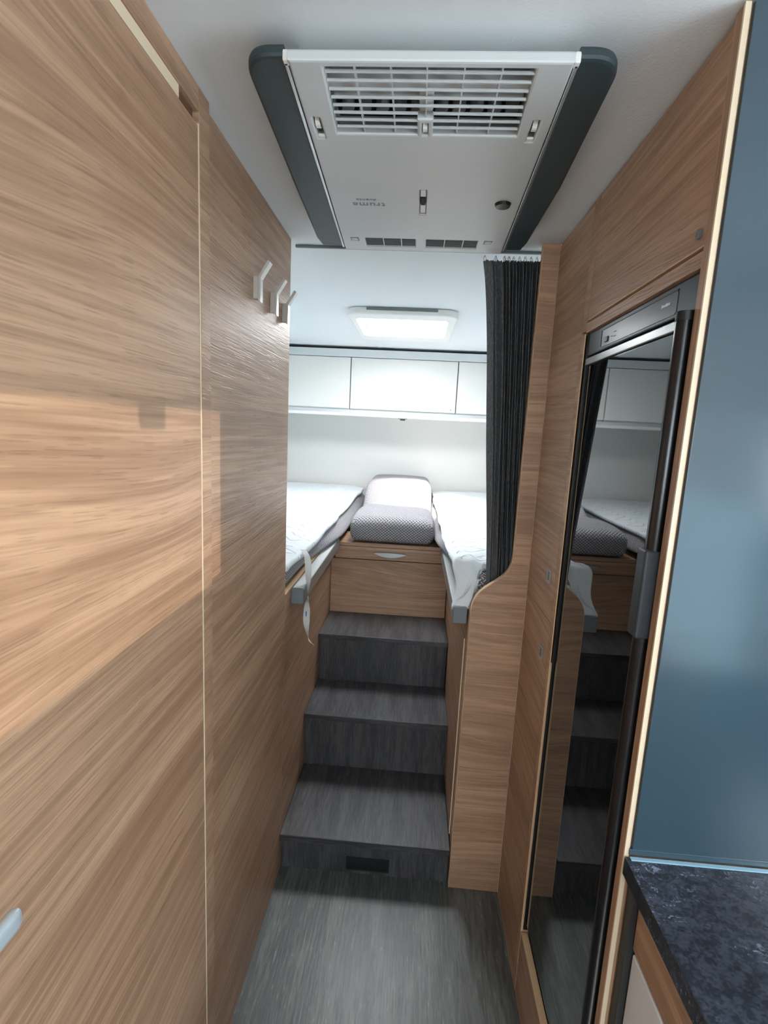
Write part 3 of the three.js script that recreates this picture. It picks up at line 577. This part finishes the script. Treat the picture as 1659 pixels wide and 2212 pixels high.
// ------------------------------------------------------------------ fridge
{
  const t = thing('fridge', 'tall built-in fridge with a mirror-black glass door', 'fridge');
  mesh('body', plain(XR + 0.03, 1.1, 0.19, 1.698, -1.156, -0.709), M.fridgeBlack, t);
  const c = mesh('control_panel', bx(XR + 0.006, XR + 0.029, 1.652, 1.7, -1.157, -0.722, { r: 0.003, seg: 2 }), M.fridgeGrey, t);
  const f = rect(0.776, 1.073, 1.6575, 1.691, 0.006); mesh('display', sideways(f, XR + 0.0052, XR + 0.0068, 0.0004), M.fridgeDisplay, c);
  mesh('display_groove', mergeGeometries([plain(XR + 0.0046, XR + 0.006, 1.69, 1.6915, -1.067, -0.776), plain(XR + 0.0046, XR + 0.006, 1.66, 1.69, -1.0745, -1.0725)]), M.black, c);
  mesh('power_button', bx(XR + 0.003, XR + 0.006, 1.664, 1.674, -1.05, -1.036, { r: 0.001 }), M.fridgeGrey, c);
  mesh('symbol', mergeGeometries([plain(XR + 0.0045, XR + 0.0053, 1.67, 1.6705, -1.022, -1.014), plain(XR + 0.0045, XR + 0.0053, 1.676, 1.6765, -1.008, -0.998), plain(XR + 0.0045, XR + 0.0053, 1.668, 1.6685, -1.008, -0.998)]), M.filter, c);
  mesh('maker_mark', mergeGeometries([0, 1, 2, 3, 4, 5].map(i => plain(XR + 0.0044, XR + 0.0053, 1.6745, 1.679 - (i % 3 ? 0.001 : 0), -0.822 + i * 0.0045, -0.8185 + i * 0.0045))), M.alu, c);
  mesh('top_strip', bx(XR + 0.004, XR + 0.03, 1.633, 1.648, -1.157, -0.744, { r: 0.002 }), M.fridgeStrip, t);
  const d = mesh('door_glass', bx(XR + 0.008, XR + 0.0295, 0.225, 1.632, -1.154, -0.736, { r: 0.0015 }), M.fridgeGlass, t);
  mesh('glass_trim', plain(XR + 0.0055, XR + 0.0085, 0.225, 1.632, -0.7365, -0.7345), M.fridgeStrip, d);
  const col = cyl(0.0115, 0.0115, 1.42, 28); col.translate(XR - 0.006, 0.935, -0.7225); mesh('hinge_column', col, M.fridgeBlack, t);
  const cap = cyl(0.0122, 0.0122, 0.012, 28); cap.translate(XR - 0.006, 1.642, -0.7225); mesh('column_cap', cap, M.black, t);
  mesh('grip', bx(XR - 0.022, XR + 0.007, 1.196, 1.327, -0.737, -0.71, { r: 0.004, seg: 3 }), M.fridgeGrip, t);
  mesh('grip_flank', bx(XR - 0.006, XR + 0.0078, 1.196, 1.327, -0.752, -0.7375, { r: 0.002 }), M.fridgeBlack, t);
  mesh('side_gasket', plain(XR + 0.004, XR + 0.03, 0.2, 1.7, -1.159, -1.1555), M.black, t);
}
{
  const t = thing('fridge_plinth', 'low oak panel below the black fridge', 'panel');
  mesh('board', bx(XR, XR + 0.017, 0, 0.188, -1.157, -0.709, { off: [0.1, 0.9], r: 0.0015 }), M.oak, t);
  mesh('edge_band', plain(XR - 0.0004, XR + 0.016, 0.188, 0.1892, -1.157, -0.709), M.oakEdge, t);
}
// ------------------------------------------------------------------ tall side panel with the blue glass
{
  const t = thing('side_panel', 'tall oak end panel with a pale edge between fridge and kitchen', 'panel');
  mesh('board', bx(0.347, 1.115, 0, H - 0.002, -0.7065, -0.6895, { grain: 'y', off: [0.4, 0.6], r: 0.001 }), M.oak, t);
  mesh('edge_band', plain(0.3462, 0.353, 0, H - 0.002, -0.6895, -0.6862), M.oakPale, t);
  const s = thing('glass_splashback', 'glossy petrol blue glass panel above the worktop', 'splashback');
  mesh('glass', bx(0.3555, 1.117, 0.8785, H - 0.003, -0.6893, -0.683, { r: 0.0008 }), M.splash, s);
  mesh('bottom_profile', bx(0.352, 1.117, 0.8662, 0.8685, -0.682, -0.675, { r: 0.001 }), M.splashEdge, s);
  mesh('sealing_strip', bx(0.352, 1.117, 0.8686, 0.8785, -0.6893, -0.6835, { r: 0.001 }), M.splash, s);
}
// ------------------------------------------------------------------ kitchen block
{
  const t = thing('kitchen_worktop', 'dark flecked stone-look worktop in front of the blue glass', 'worktop');
  mesh('slab', bx(0.346, 1.118, 0.836, 0.866, -0.6845, 0.0, { r: 0.002, seg: 2 }), M.stone, t);
  const u = thing('kitchen_unit', 'kitchen unit with oak rail over white drawer fronts', 'cabinet');
  mesh('filler_strip', bx(0.358, 0.4, 0, 0.834, -0.685, -0.667, { r: 0.001 }), M.filler, u);
  mesh('body', plain(0.4, 1.115, 0.0, 0.834, -0.66, -0.01), M.locker, u);
  mesh('oak_rail', bx(0.366, 0.384, 0.728, 0.834, -0.665, -0.012, { r: 0.004, seg: 2, off: [0.8, 0.2] }), M.oak, u);
  mesh('drawer_front', bx(0.368, 0.386, 0.38, 0.72, -0.665, -0.012, { r: 0.003, seg: 2 }), M.drawerWhite, u);
  mesh('drawer_front', bx(0.368, 0.386, 0.06, 0.372, -0.665, -0.012, { r: 0.003, seg: 2 }), M.drawerWhite, u);
}
renderer.render(scene, camera);
